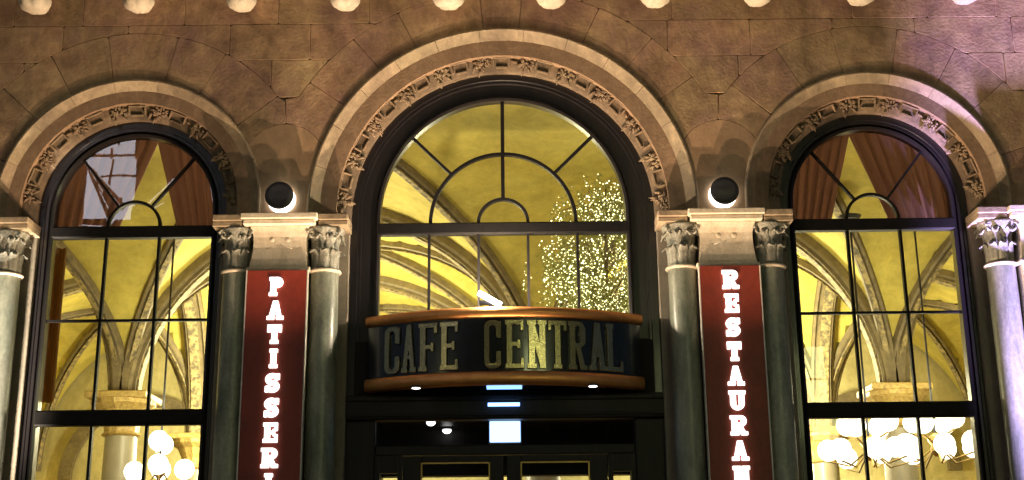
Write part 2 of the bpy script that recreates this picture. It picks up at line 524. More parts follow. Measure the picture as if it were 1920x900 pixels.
for c in CX:
    zs, ro, ri, g = ARCH[c]
    k = (ro - ri) / .38
    pr = [(ro, .06), (ro, -.012), (ro - .010, -.026), (ro - .024, -.028), (ro - .030, -.018), (ro - .145 * k, .050), (ro - .150 * k, .185),
          (ro - .192 * k, .185), (ro - .195 * k, .040), (ro - .207 * k, .030), (ro - .219 * k, .038), (ro - .224 * k, .085),
          (ro - .236 * k, .085), (ri + .012, .125), (ri, .135), (ri, .19)]
    o = MB().sweep(arch_path(c, zs, ZI), [(ro - .149 * k, .06)] + pr[6:] + [(ro - .149 * k, .19)]).build('carved_ring', 'ring_stone_shaded', B)
    smooth_by_angle(o, 32)
    nb = 13 if c == 0 else 9
    full = arch_path(c, zs, ZI, nb * 6)
    for b in range(nb):
        seg = []
        for t in range(7):
            a = PI - PI * (b * 6 + t) / (nb * 6) + (-.0012 if t == 0 else .0012 if t == 6 else 0)
            seg.append((Vector((c, 0, zs)), Vector((math.cos(a), 0, math.sin(a))), Vector((0, 1, 0))))
        if b == 0: seg.insert(0, full[0])
        if b == nb - 1: seg.append(full[-1])
        q = MB().sweep(seg, pr[:6] + [(ro - .146 * k, .10), (ro, .10)]).build('moulding_block', 'moulding_stone', o)
        smooth_by_angle(q, 32)
    # carved band: alternating fret panels and leaf clusters
    rm = (ro - .236 * k + ri + .012) / 2
    slope = math.atan2(.040, (ro - .236 * k) - (ri + .012))
    wsc = ((ro - .236 * k) - ri) / .112
    n = max(int(round(PI * rm / .205)) | 1, 7)
    if n % 2 == 0: n += 1
    for i in range(n):
        a = PI * (i + .5) / n
        me = PANEL if i % 2 == (n // 2) % 2 else FOL[i % 3]
        if not me.materials: me.materials.append(MAT['carved_stone_shaded'])
        q = bpy.data.objects.new('carved_panel' if me is PANEL else 'carved_foliage', me)
        COL.objects.link(q); q.parent = o
        q.matrix_world = (Matrix.Translation((c + rm * math.cos(a), .100, zs + rm * math.sin(a))) @ Matrix.Rotation(PI / 2 - a, 4, 'Y')
                          @ Matrix.Rotation(slope, 4, 'X') @ Matrix.Diagonal((.94, 1, wsc, 1)))

# cornice corbels with lobed pendants
for k in range(-2, 12):
    x = -4.229 + .9375 * k
    m = MB().box(x - .10, x + .10, -.40, .04, 7.14, 7.40, .015).box(x - .13, x + .13, -.46, .04, 7.402, 7.47, .01)
    o = m.build('corbel', 'pale_stone', B)
    p = MB().lathe([(.012, 6.862), (.06, 6.868), (.098, 6.892), (.118, 6.93), (.122, 6.97), (.11, 7.01), (.085, 7.138)], (x + random.uniform(-.008, .008), -.30, 0), 40, lobes=6, amp=random.uniform(.10, .22)).build('pendant', 'pale_stone', o, True)
MB().box(-8.6, 8.6, -.62, .04, 7.475, 7.72, .02).build('cornice', 'moulding_stone', B)

# ---- piers, pilasters, columns
def leaf_mesh(h, w, curl):
    n, mcol = 7, 4; v = []; f = []
    for i in range(n + 1):
        t = i / n
        ww = w * (1 - .25 * abs(t - .45)) * (1 if t < .75 else max(.25, 1 - (t - .75) * 2.6)) * (1 + .12 * math.sin(t * 19))
        z = h * math.sin(min(t, .86) / .86 * PI / 2) - (max(0, t - .86) / .14) * h * .17
        out = curl * t ** 3.2
        for j in range(mcol + 1):
            s = (j / mcol - .5) * 2
            v.append((s * ww / 2, -out - .010 * (1 - s * s) * (1 - t * .3), z))
    for i in range(n):
        for j in range(mcol):
            a = i * (mcol + 1) + j
            f.append((a, a + 1, a + mcol + 2, a + mcol + 1))
    N = len(v); v += [(x, y + .012, z) for x, y, z in v]
    f += [tuple(i + N for i in q)[::-1] for q in f]
    per = [j for j in range(mcol + 1)] + [(i + 1) * (mcol + 1) + mcol for i in range(n)] + [n * (mcol + 1) + j for j in range(mcol - 1, -1, -1)] + [i * (mcol + 1) for i in range(n - 1, 0, -1)]
    for a, b in zip(per, per[1:] + per[:1]): f.append((b, a, a + N, b + N))
    me = MB().add(v, f).mesh('acanthus_leaf'); me.materials.append(MAT['capital_stone'])
    for p in me.polygons: p.use_smooth = True
    return me
LEAF1, LEAF2 = leaf_mesh(.17, .085, .055), leaf_mesh(.29, .075, .07)
def volute_mesh():
    m = MB(); pts = []; rr = []
    for k in range(26):
        a = k / 25 * 3.4 * PI; q = .046 * (1 - k / 32)
        pts.append((0, -math.cos(a) * q, math.sin(a) * q)); rr.append(.014 * (1 - k / 45))
    m.tube(pts, rr, 6); me = m.mesh('volute'); me.materials.append(MAT['capital_stone'])
    for p in me.polygons: p.use_smooth = True
    return me
VOL = volute_mesh()
def column(x):
    r = .126; y = 0.
    prof = [(r * 1.06, .62), (r * 1.06, .66), (r, .70), (r, 2.4), (r * .985, 3.4), (r * .96, 4.40), (r * .96, 4.455)]
    sh = MB().lathe(prof, (x, y, 0), 40).build('column', 'column_marble', B)
    smooth_by_angle(sh, 40)
    b = MB().box(x - .17, x + .17, -.17, .125, 0, .42, .01).lathe([(.165, .421), (.172, .45), (.165, .49), (.14, .51), (.14, .54), (.155, .565), (.15, .60), (.133, .619)], (x, y, 0), 32)
    b.build('base', 'column_marble', sh)
    MB().lathe([(.118, 4.456), (.138, 4.46), (.146, 4.472), (.138, 4.485), (.118, 4.489)], (x, y, 0), 32).build('astragal', 'pale_stone', sh, True)
    MB().lathe([(.112, 4.489), (.112, 4.62), (.118, 4.72), (.135, 4.79), (.165, 4.84), (.165, 4.859)], (x, y, 0), 24).build('capital', 'capital_stone', sh, True)
    for row, (me, z, rad, off) in enumerate(((LEAF1, 4.489, .112, 0), (LEAF2, 4.50, .108, .5))):
        for k in range(8):
            a = 2 * PI * (k + off) / 8
            q = bpy.data.objects.new('acanthus_leaf', me); COL.objects.link(q); q.parent = sh
            q.matrix_basis = Matrix.Translation((x, y, z)) @ Matrix.Rotation(a, 4, 'Z') @ Matrix.Translation((0, -rad, 0)) @ Matrix.Rotation(random.uniform(-.05, .05), 4, 'Y')
    for k in range(4):
        a = PI / 4 + k * PI / 2
        q = bpy.data.objects.new('volute', me := VOL); COL.objects.link(q); q.parent = sh
        q.matrix_basis = Matrix.Translation((x, y, 4.80)) @ Matrix.Rotation(a, 4, 'Z') @ Matrix.Translation((0, -.155, 0))
for pc in PIER:
    x0, x1 = pc - .575, pc + .575
    pr = MB().box(x0, x1, .135, .43, 0, ZI - .002, .006).build('pier', 'pier_stone', B)
    for sx in (-1, 1):
        column(pc + sx * .385)
        a, b = pc + sx * .335, pc + sx * .592
        a, b = min(a, b), max(a, b)
        MB().box(a, b, -.155, .16, 4.862, 4.905, .006).box(a - .0, b + .0, -.17, .165, 4.908, 4.968, .008).build('impost', 'moulding_stone', B)
    # projecting pilaster with flared block, ledge and double abacus
    pl = MB().box(pc - .245, pc + .245, -.14, .134, .0, 4.455, .006).build('pilaster', 'pale_stone', B)
    ring = []
    for t in range(9):
        u = t / 8
        h = .252 - .024 * math.sin(u * PI * .8) + .02 * max(0, u - .8) * 5
        ring.append((h, 4.49 + u * .37))
    v = []; f = []
    for h, z in ring:
        v += [(pc - h, -.145 - (h - .252), z), (pc + h, -.145 - (h - .252), z), (pc + h, .13, z), (pc - h, .13, z)]
    for i in range(8):
        for k in range(4):
            f.append((i * 4 + k, i * 4 + (k + 1) % 4, i * 4 + 4 + (k + 1) % 4, i * 4 + 4 + k))
    f += [(3, 2, 1, 0), (32, 33, 34, 35)]
    blk = MB().add(v, f).build('pilaster_capital', 'pale_stone', B)
    # shallow shell rosette on the block
    rs = MB()
    for k in range(9):
        a = R(200 + 140 * k / 8)
        rs.tube([(pc, -.116, 4.70), (pc + math.cos(a) * .12, -.1105, 4.70 + math.sin(a) * .12)], [.006, .015], 6)
    for sx in (-1, 1): rs.sphere((pc + sx * .07, -.113, 4.745), .03, 8, (1, .5, 1))
    rs.build('shell_ornament', 'pale_stone', blk, True)
    MB().box(pc - .275, pc + .275, -.162, .133, 4.457, 4.488, .006).build('ledge', 'pale_stone', B)
    MB().box(pc - .315, pc + .315, -.205, .133, 4.864, 4.905, .007).box(pc - .335, pc + .335, -.23, .133, 4.910, 4.962, .007).box(pc - .25, pc + .25, -.19, .1, 4.9, 4.915).build('abacus', 'pale_stone', B)

# ---- windows
def arc_bar(c, z, r, a0, a1, w, y0, y1, n=28):
    path = []
    for k in range(n + 1):
        a = a0 + (a1 - a0) * k / n
        path.append((Vector((c, 0, z)), Vector((math.cos(a), 0, math.sin(a))), Vector((0, 1, 0))))
    return MB().sweep(path, [(r - w / 2, y0), (r - w / 2, y1), (r + w / 2, y1), (r + w / 2, y0)])
def bar(x0, z0, x1, z1, w, y0, y1):
    d = Vector((x1 - x0, 0, z1 - z0)); d.normalize(); u = Vector((d.z, 0, -d.x))
    path = [(Vector((x0, 0, z0)), u, Vector((0, 1, 0))), (Vector((x1, 0, z1)), u, Vector((0, 1, 0)))]
    return MB().sweep(path, [(-w / 2, y0), (-w / 2, y1), (w / 2, y1), (w / 2, y0)])
def pane(loop, parent, m='window_glass'):
    MB().add([(x, YG + random.uniform(-.0015, .0015), z) for x, z in loop], [tuple(range(len(loop)))]).build('pane', m, parent)
def stilted(c, zs, r, a, z0):
    """point of the stilted outline of radius r seen from (c, z0) at angle a"""
    dx, dz = math.cos(a), math.sin(a)
    if abs(dx) > 1e-6:
        t = r / abs(dx)
        if z0 + t * dz <= zs: return (c + dx * t, z0 + dz * t)
    h = zs - z0
    t = h * dz + math.sqrt(max((h * dz) ** 2 - h * h + r * r, 0))
    return (c + dx * t, z0 + dz * t)
YB0, YB1 = .228, .272
WZ = 4.985       # top of transom
def window(c, lower):
    zs, ro, ri, g = ARCH[c]
    e = .015
    pr = [(ri + .045, .192), (ri - .055, .192), (ri - .06, .205), (ri - .085, .205), (ri - .09, .23), (g + .045, .232), (g + .02, .205), (g - .002, .215), (g - .004, .30), (ri + .045, .30)]
    fr = MB().sweep(arch_path(c, zs, .55 if lower else 3.3), pr).build('window', 'dark_wood', B)
    smooth_by_angle(fr, 30)
    tr = MB().box(c - g - .02, c + g + .02, .205, .30, WZ - .108, WZ, .012)
    tr.build('transom', 'bar_wood', fr)
    if lower:   # side window
        ri_ = .235
        arc_bar(c, WZ, ri_, 0, PI, .026, YB0, YB1).build('glazing_bar', 'bar_wood', fr)
        for a in (52, 128):
            p = stilted(c, zs, g + .01, R(a), WZ)
            bar(c + ri_ * math.cos(R(a)), WZ + ri_ * math.sin(R(a)), p[0], p[1], .022, YB0 + .004, YB1 - .004).build('glazing_bar', 'bar_wood', fr)
        pane([(c + ri_ * math.cos(PI * k / 20), WZ - .01 + ri_ * math.sin(PI * k / 20)) for k in range(21)], fr)
        cuts = [0, 52, 128, 180]
        for a, b in zip(cuts, cuts[1:]):
            A = [R(a + (b - a) * k / 16) for k in range(17)]
            pane([(c + ri_ * math.cos(t), WZ + ri_ * math.sin(t)) for t in A] + [stilted(c, zs, g + .012, t, WZ) for t in A[::-1]], fr)
        rows = [(WZ - .10, 4.118), (4.118, 3.32), (3.185, 1.9), (1.9, .62)]
        MB().box(c - g - .02, c + g + .02, .20, .30, 3.185, 3.32, .012).build('transom', 'bar_wood', fr)
        xs = [c - g - .01, c - g / 3, c + g / 3, c + g + .01]
        for i, (zt, zb) in enumerate(rows):
            for a, b in zip(xs, xs[1:]): pane([(a, zb), (b, zb), (b, zt), (a, zt)], fr)
        for x in xs[1:3]:
            bar(x, WZ - .09, x, 3.31, .024, YB0, YB1).build('glazing_bar', 'bar_wood', fr)
            bar(x, 3.2, x, .6, .024, YB0, YB1).build('glazing_bar', 'bar_wood', fr)
        for z in (4.118, 1.9):
            bar(c - g - .01, z, c + g + .01, z, .022, YB0 + .004, YB1 - .004).build('glazing_bar', 'bar_wood', fr)
        MB().box(c - ri - .02, c + ri + .02, .0, .31, .40, .549, .015).build('sill', 'pale_stone', fr)
        MB().box(c - ri - .05, c + ri + .05, .10, .43, 0, .399, .01).build('apron', 'pier_stone', fr)
    else:
        r1, r2 = .225, .66
        arc_bar(c, WZ, r1, 0, PI, .028, YB0, YB1).build('glazing_bar', 'bar_wood', fr)
        arc_bar(c, WZ, r2, 0, PI, .03, YB0, YB1, 40).build('glazing_bar', 'bar_wood', fr)
        p = stilted(c, zs, g + .01, R(90), WZ)
        bar(c, WZ + r1, c, p[1], .034, YB0 + .004, YB1 - .004).build('glazing_bar', 'bar_wood', fr)
        for a in (45, 135):
            p = stilted(c, zs, g + .01, R(a), WZ)
            bar(c + r2 * math.cos(R(a)), WZ + r2 * math.sin(R(a)), p[0], p[1], .026, YB0 + .004, YB1 - .004).build('glazing_bar', 'bar_wood', fr)
        pane([(c + r1 * math.cos(PI * k / 20), WZ - .01 + r1 * math.sin(PI * k / 20)) for k in range(21)], fr)
        for a, b in ((0, 90), (90, 180)):
            A = [R(a + (b - a) * k / 16) for k in range(17)]
            pane([(c + r1 * math.cos(t), WZ + r1 * math.sin(t)) for t in A] + [(c + r2 * math.cos(t), WZ + r2 * math.sin(t)) for t in A[::-1]], fr)
        for a, b in ((0, 45), (45, 90), (90, 135), (135, 180)):
            A = [R(a + (b - a) * k / 16) for k in range(17)]
            pane([(c + r2 * math.cos(t), WZ + r2 * math.sin(t)) for t in A] + [stilted(c, zs, g + .012, t, WZ) for t in A[::-1]], fr)
        xs = [c - g - .01] + [c + g * (-.6 + .4 * k) for k in range(4)] + [c + g + .01]
        for a, b in zip(xs, xs[1:]): pane([(a, 3.9), (b, 3.9), (b, WZ - .1), (a, WZ - .1)], fr)
        for x in xs[1:5]: bar(x, WZ - .09, x, 3.9, .024, YB0, YB1).build('glazing_bar', 'bar_wood', fr)
        MB().box(c - ri - .04, c + ri + .04, .20, .31, 3.42, 3.9, .01).build('transom', 'bar_wood', fr)
    return fr
for c in CX: window(c, c != 0)

# ---- entrance below the canopy
ent = MB().box(-1.41, 1.41, .17, .31, 3.20, 3.418, .012).box(-1.41, 1.41, .15, .171, 3.225, 3.25, .006).box(-1.41, 1.41, .15, .171, 3.36, 3.40, .006) \
    .box(-1.41, -1.12, .20, .31, 0, 3.198, .01).box(1.12, 1.41, .20, .31, 0, 3.198, .01).box(-1.119, 1.119, .22, .30, 2.90, 2.985, .008)
ent = ent.build('entrance_frame', 'door_wood', B)
pn = [(-1.119, 2.986), (1.119, 2.986), (1.119, 3.199), (-1.119, 3.199)]
MB().add([(x, .26, z) for x, z in pn], [(0, 1, 2, 3)]).build('fanlight_pane', 'door_glass', ent)
for sx in (-1, 1):
    a, b = sorted((sx * .885, sx * 1.119))
    MB().box(a, b, .225, .295, 0, .9, .006).box(a, a + .04, .225, .295, .901, 2.899).box(b - .04, b, .225, .295, .901, 2.899).box(a + .041, b - .041, .225, .295, 2.75, 2.899).build('sidelight', 'door_wood', ent)
    MB().add([(x, .262, z) for x, z in ((a + .03, .9), (b - .03, .9), (b - .03, 2.76), (a + .03, 2.76))], [(0, 1, 2, 3)]).build('sidelight_pane', 'door_glass', ent)
    a, b = sorted((sx * .012, sx * .88)); g0, g1 = sorted((sx * .135, sx * .72))
    d = MB().box(a, g0, .23, .29, .02, 2.895, .006).box(g1, b, .23, .29, .02, 2.895, .006).box(g0 + .001, g1 - .001, .23, .29, .02, .95, .006).box(g0 + .001, g1 - .001, .23, .29, 2.835, 2.895, .006)
    d = d.build('door', 'door_wood', B)
    MB().add([(x, .262, z) for x, z in ((g0 - .01, .94), (g1 + .01, .94), (g1 + .01, 2.84), (g0 - .01, 2.84))], [(0, 1, 2, 3)]).build('pane', 'door_glass', d)
    bd = MB().box(g0 - .004, g0 + .008, .221, .229, .95, 2.835).box(g1 - .008, g1 + .004, .221, .229, .95, 2.835).box(g0 + .009, g1 - .009, .221, .229, 2.826, 2.838)
    bd.build('brass_bead', 'brass', d)
    MB().tube([(sx * .07, .17, 1.0), (sx * .07, .17, 1.45)], .014, 10).tube([(sx * .07, .23, 1.02), (sx * .07, .17, 1.02)], .01).tube([(sx * .07, .23, 1.43), (sx * .07, .17, 1.43)], .01).build('handle', 'brass', d, True)
MB().box(-1.3, 1.3, .315, 1.75, 3.305, 3.40).box(-1.3, -1.2, .315, 1.75, .3, 3.304).box(1.2, 1.3, .315, 1.75, .3, 3.304).box(-1.199, 1.199, 1.6, 1.75, 2.86, 3.304).build('vestibule', 'door_wood', B)

MB().box(-.145, .13, .143, .149, 3.305, 3.335, .001).build('reflection_strip', 'glow_blue', ent)  # reflection of the sign box on the beam, painted as a glowing strip

# ---- hall behind: floor, walls, vault with ribs, columns
HX = [-8.3, -4.55, .42, 4.60, 8.3]
HY = [-2.8, 4.3, 8.0]
ZSP, HV = 4.05, 2.45
MB().box(-8.5, 8.5, .44, 12.2, .0, .3).build('hall_floor', 'floor_wood', B)
MB().box(-8.5, 8.5, 12.0, 12.2, .3, 8.1).box(-8.6, -8.42, .44, 12, .3, 8.1).box(8.42, 8.6, .44, 12, .3, 8.1).build('hall_wall', 'hall_wall', B)
HYE = HY + [11.9]
def prof(u):
    u = min(abs(u), 1.); Rr = 1.22
    h = math.sqrt(max(Rr ** 2 - (u + Rr - 1) ** 2, 0)); H = math.sqrt(Rr ** 2 - (Rr - 1) ** 2)
    return h / H
vault = None
for i in range(len(HX) - 1):
    for j in range(len(HYE) - 1):
        x0, x1, y0, y1 = HX[i], HX[i + 1], HYE[j], HYE[j + 1]
        n = 26; m = MB(); v = []; f = []
        for a in range(n + 1):
            u = -math.cos(PI * a / n)
            for b in range(n + 1):
                w = -math.cos(PI * b / n) if j else -math.cos(PI / 2 + PI / 2 * b / n) - .085 * (1 - b / n)
                v.append(((x0 + x1) / 2 + u * (x1 - x0) / 2, (y0 + y1) / 2 + w * (y1 - y0) / 2, ZSP + HV * max(prof(u), prof(w))))
        for a in range(n):
            for b in range(n):
                k = a * (n + 1) + b; f.append((k, k + 1, k + n + 2, k + n + 1))
        o = m.add(v, f).build('vault', 'plaster', B)
        smooth_by_angle(o, 30)
        if vault is None: vault = o
def rib(p, q, w=.17, d=.19, n=30, u0=-1.):
    p, q = Vector(p), Vector(q); dirn = (q - p); L = dirn.length; dirn.normalize(); side = Vector((-dirn.y, dirn.x, 0))
    pts = []
    for k in range(n + 1):
        u = -math.cos(PI * k / n) if u0 < -.5 else u0 + (1 - u0) * math.sin(PI / 2 * k / n)
        pts.append(Vector((*(p + dirn * (L * (u + 1) / 2)), 0))[:2] + (ZSP + HV * prof(u),))
    pts = [Vector(t) for t in pts]; path = []
    for k, t in enumerate(pts):
        tg = (pts[min(k + 1, n)] - pts[max(k - 1, 0)]).normalized(); nm = side.cross(tg); 
        if nm.z < 0: nm = -nm
        path.append((t, side, nm))
    e = .055
    pr = [(-w, .02), (-w, -d * .45), (-w + e * .5, -d * .62), (-w + e, -d * .45), (-w + e, -d * .80), (w - e, -d * .80), (w - e, -d * .45), (w - e * .5, -d * .62), (w, -d * .45), (w, .02)]
    o = MB().sweep(path, pr).build('vault_rib', 'rib_paint', B)
    band = MB().sweep(path, [(-w * .42, -d * .79), (-w * .42, -d * .92), (w * .42, -d * .92), (w * .42, -d * .79)]).build('painted_band', 'rib_band', o)
    smooth_by_angle(o, 35)
for i, x in enumerate(HX):
    for j in range(len(HYE) - 1):
        if 0 < i < len(HX) - 1 and j: rib((x, HYE[j], ), (x, HYE[j + 1]), .16)
for y in HYE[1:3]:
    for i in range(len(HX) - 1): rib((HX[i], y), (HX[i + 1], y), .17)
for i in range(len(HX) - 1):
    for j in range(len(HYE) - 1):
        rib((HX[i], HYE[j]), (HX[i + 1], HYE[j + 1]), .075, .11, 30, -1. if j else -.085)
        rib((HX[i + 1], HYE[j]), (HX[i], HYE[j + 1]), .075, .11, 30, -1. if j else -.085)
def hall_column(x, y):
    o = MB().lathe([(.26, .301), (.26, .5), (.21, .6), (.20, 2.5), (.185, 3.62)], (x, y, 0), 28).build('hall_column', 'hall_marble', B)
    smooth_by_angle(o, 40)
    MB().lathe([(.19, 3.621), (.22, 3.64), (.19, 3.67), (.20, 3.78), (.26, 3.92), (.36, 3.99), (.36, 4.04)], (x, y, 0), 28, lobes=12, amp=.06).box(x - .36, x + .36, y - .36, y + .36, 4.041, 4.12, .012).build('hall_capital', 'hall_gilt', o)
for x in HX[1:4]:
    for y in HY[1:3]: hall_column(x, y)
# arched blind bays on the back wall
for x0, x1 in zip(HX, HX[1:]):
    c = (x0 + x1) / 2; r = (x1 - x0) / 2 - .5
    arc_bar(c, 3.9, r, 0, PI, .22, 11.88, 11.999).build('blind_arch', 'rib_paint', B)

# ------------------------------------------------------------------ lettering (own slab-serif outlines)
def sd_box(X, Y, x0, y0, x1, y1):
    return np.maximum(np.maximum(x0 - X, X - x1), np.maximum(y0 - Y, Y - y1))
def sd_rr(X, Y, x0, y0, x1, y1, r):
    cx, cy, hx, hy = (x0 + x1) / 2, (y0 + y1) / 2, (x1 - x0) / 2, (y1 - y0) / 2
    r = min(r, hx, hy)
    qx, qy = np.abs(X - cx) - hx + r, np.abs(Y - cy) - hy + r
    return np.hypot(np.maximum(qx, 0), np.maximum(qy, 0)) + np.minimum(np.maximum(qx, qy), 0) - r
def sd_line(X, Y, x0, y0, x1, y1, w):
    dx, dy = x1 - x0, y1 - y0; t = np.clip(((X - x0) * dx + (Y - y0) * dy) / (dx * dx + dy * dy), 0, 1)
    return np.hypot(X - x0 - t * dx, Y - y0 - t * dy) - w
def glyph(ch, w, s, h, sf):
    """w width, s stem, h serif / horizontal stroke height, sf serif overhang; height 1"""
    def F(X, Y):
        bx = lambda *a: sd_box(X, Y, *a)
        U = lambda *a: np.minimum.reduce(a)
        st = lambda x0: bx(x0, 0, x0 + s, 1)
        foot = lambda x0, y0: bx(x0 - sf, y0, x0 + s + sf, y0 + h)
        if ch == 'I':
            c = w / 2 - s / 2; return U(st(c), bx(c - sf, 0, c + s + sf, h), bx(c - sf, 1 - h, c + s + sf, 1))
        if ch == 'T':
            c = w / 2 - s / 2; return U(st(c), foot(c, 0), bx(0, 1 - h, w, 1), bx(0, 1 - 2.1 * h, s * .55, 1), bx(w - s * .55, 1 - 2.1 * h, w, 1))
        if ch in 'EFL':
            f = U(st(sf), foot(sf, 0), foot(sf, 1 - h))
            if ch in 'EF': f = U(f, bx(sf, 1 - h, w, 1), bx(w - s * .55, 1 - 2.2 * h, w, 1), bx(sf, .5 - h * .45, w * .80, .5 + h * .45), bx(w * .66, .5 - h * .95, w * .82, .5 + h * .95))
            if ch in 'EL': f = U(f, bx(sf, 0, w, h), bx(w - s * .55, 0, w, 2.2 * h))
            return f
        if ch == 'N':
            f = U(st(sf), st(w - sf - s), foot(sf, 0), foot(sf, 1 - h), foot(w - sf - s, 1 - h))
            d = np.maximum(sd_line(X, Y, sf + s * .4, 1, w - sf - s * .4, 0, s * .46), bx(0, 0, w, 1)); return U(f, d)
        if ch == 'A':
            q = s * .46
            d = U(sd_line(X, Y, sf + q, 0, w / 2, 1.02, q), sd_line(X, Y, w - sf - q, 0, w / 2, 1.02, q))
            d = np.maximum(d, bx(0, 0, w, 1))
            return U(d, bx(w * .25, .28, w * .75, .28 + h * .8), bx(0, 0, s + sf * 1.6, h), bx(w - s - sf * 1.6, 0, w, h))
        if ch in 'PR':
            f = U(st(sf), foot(sf, 0), bx(0, 1 - h, sf + s, 1))
            y0 = .44
            o = np.maximum(sd_rr(X, Y, sf, y0, w * .97, 1, .26 * w + .08), sf - X)
            i = np.maximum(sd_rr(X, Y, sf + s, y0 + h, w * .97 - s, 1 - h, .12 * w), sf + s * .9 - X)
            f = U(f, np.maximum(o, -i))
            if ch == 'R':
                f = U(f, np.maximum(sd_line(X, Y, w * .52, .5, w * .80, 0, s * .46), bx(0, 0, w, .55)), bx(w * .66, 0, w * 1.02, h))
            return f
        if ch == 'U':
            o = np.maximum(sd_rr(X, Y, sf, 0, w - sf, 1.4, w * .42), Y - 1)
            i = sd_rr(X, Y, sf + s, h * 1.1, w - sf - s, 1.6, w * .2)
            return U(np.maximum(o, -i), bx(0, 1 - h, s + 2 * sf, 1), bx(w - s - 2 * sf, 1 - h, w, 1))
        if ch == 'C':
            o = sd_rr(X, Y, 0, 0, w, 1, w * .42); i = sd_rr(X, Y, s, h * 1.05, w - s, 1 - h * 1.05, w * .22)
            f = np.maximum(o, -i); f = np.maximum(f, -bx(w - s * 1.3, .36, w + 1, .64))
            return U(f, bx(w - s * .75, .62, w, .97), bx(w - s * .75, .06, w, .34))
        if ch == 'S':
            q = s * .46; b = (.5 - q) / 2; a = w / 2 - q; pts = []
            for k in range(15):
                t = R(25 + (270 - 25) * k / 14); pts.append((w / 2 + a * math.cos(t), 1 - q - b + b * math.sin(t)))
            for k in range(1, 15):
                t = R(90 - (90 + 155) * k / 14); pts.append((w / 2 + a * math.cos(t), q + b + b * math.sin(t)))
            f = U(*[sd_line(X, Y, *p, *r, q) for p, r in zip(pts, pts[1:])])
            return U(f, bx(w - s * .62, .66, w, .98), bx(0, .02, s * .62, .34))
    return F
def letter_mesh(ch, height, w, s, h, sf, depth, bev, step=.022):
    F = glyph(ch, w, s, h, sf)
    ls = [[(x * height, y * height) for x, y in simplify(l, .004)] for l in contour(F, -.12, w + .12, -.06, 1.06, step)]
    return loops_mesh('letter', ls, depth, bev), w * height

# ---- canopy sign with bowed fascia
CANZ0, CANZ1 = 3.43, 4.09
BOWR, BOWC = 2.147, 1.887           # radius, centre y of the front curve
CAN = tag(empty('canopy_sign', (0, .1, CANZ0)), 'bowed dark canopy sign with copper bands reading CAFE CENTRAL', 'sign')
def bow_path(r, half, n=48):
    a = math.asin(half / BOWR); path = []
    for k in range(n + 1):
        t = -a + 2 * a * k / n
        path.append((Vector((0, BOWC, 0)), Vector((math.sin(t), -math.cos(t), 0)), Vector((0, 0, 1))))
    return path
HW = 1.19
z0, z1 = CANZ0, CANZ1
o = MB().sweep(bow_path(0, HW), [(BOWR - .05, z0 + .112), (BOWR - .012, z0 + .112), (BOWR - .012, z1 - .092), (BOWR - .05, z1 - .092)]).build('fascia', 'fascia', CAN); smooth_by_angle(o, 40)
for za, zb in ((z0, z0 + .110), (z1 - .090, z1)):
    h = zb - za
    pr = [(BOWR - .07, za), (BOWR + .004, za), (BOWR + .022, za + h * .15), (BOWR + .026, za + h * .5), (BOWR + .020, za + h * .85), (BOWR + .004, zb), (BOWR - .07, zb)]
    o = MB().sweep(bow_path(0, HW + .008), pr).build('copper_band', 'copper', CAN); smooth_by_angle(o, 50)
def bow_plate(zb, zt, inset):
    a = math.asin((HW - .004) / BOWR); lp = [((BOWR - inset) * math.sin(-a + 2 * a * k / 40), BOWC - (BOWR - inset) * math.cos(-a + 2 * a * k / 40)) for k in range(41)]
    lp += [(HW - .004 - inset * .7, .199), (-HW + .004 + inset * .7, .199)]
    n = len(lp); v = [(x, y, zb) for x, y in lp] + [(x, y, zt) for x, y in lp]
    return MB().add(v, [tuple(range(n))[::-1], tuple(range(n, 2 * n))] + [(i, (i + 1) % n, (i + 1) % n + n, i + n) for i in range(n)])
bow_plate(z0 + .012, z0 + .04, .075).build('soffit', 'fascia', CAN)
bow_plate(z1 - .06, z1 - .03, .075).build('canopy_top', 'fascia', CAN)
def bend(me, s0, zb, rad):
    n = len(me.vertices); co = np.empty(n * 3); me.vertices.foreach_get('co', co); co = co.reshape(-1, 3)
    t = (co[:, 0] + s0) / BOWR; rr = rad - co[:, 1]
    out = np.stack([rr * np.sin(t), BOWC - rr * np.cos(t), co[:, 2] + zb], 1)
    me.vertices.foreach_set('co', out.ravel()); me.update()
# letter positions: x in the picture -> arc length on the bow
def arc_of(px, py):
    d = (at(px, py, 0) - CAM_P)
    lo = None
    for k in range(2000):
        t = -.85 + 1.7 * k / 2000
        p = Vector((BOWR * math.sin(t), BOWC - BOWR * math.cos(t)))
        e = abs((p.x - CAM_P.x) / (p.y - CAM_P.y) - d.x / d.y)
        if lo is None or e < lo[0]: lo = (e, t)
    return lo[1] * BOWR
HL = .415
for ch, xa, xb in (('C', 722, 750), ('A', 753, 781), ('F', 785, 820), ('E', 825, 859), ('C', 908, 940), ('E', 947, 982), ('N', 988, 1026), ('T', 1028, 1063), ('R', 1065, 1099), ('A', 1103, 1136), ('L', 1136, 1167)):
    a, b = arc_of(xa, 655), arc_of(xb, 655)
    w = (b - a) / HL
    me, wd = letter_mesh(ch, HL, w, .31 * w if ch != 'A' else .30 * w, .10, .08 * w, .022, .003, .014)
    bend(me, a, CANZ0 + .13, BOWR + .012)
    mobj('letter', me, 'gold', CAN)
# downlights, plus an added glowing panel for the sign's reflection in the soffit
for px, py in ((780, 735), (1112, 731)):
    p = at(px, py, -.12)
    MB().lathe([(.048, z0 - .004), (.048, z0 + .011)], (p.x, p.y, 0), 20).build('downlight_rim', 'lamp_metal', CAN)
    MB().lathe([(.036, z0 - .008), (.036, z0 - .0045)], (p.x, p.y, 0), 20).build('downlight', 'glow_disc', CAN)
MB().box(-.15, .15, -.14, -.02, z0 - .006, z0 + .011, .002).build('reflection_panel', 'glow_exit', CAN)

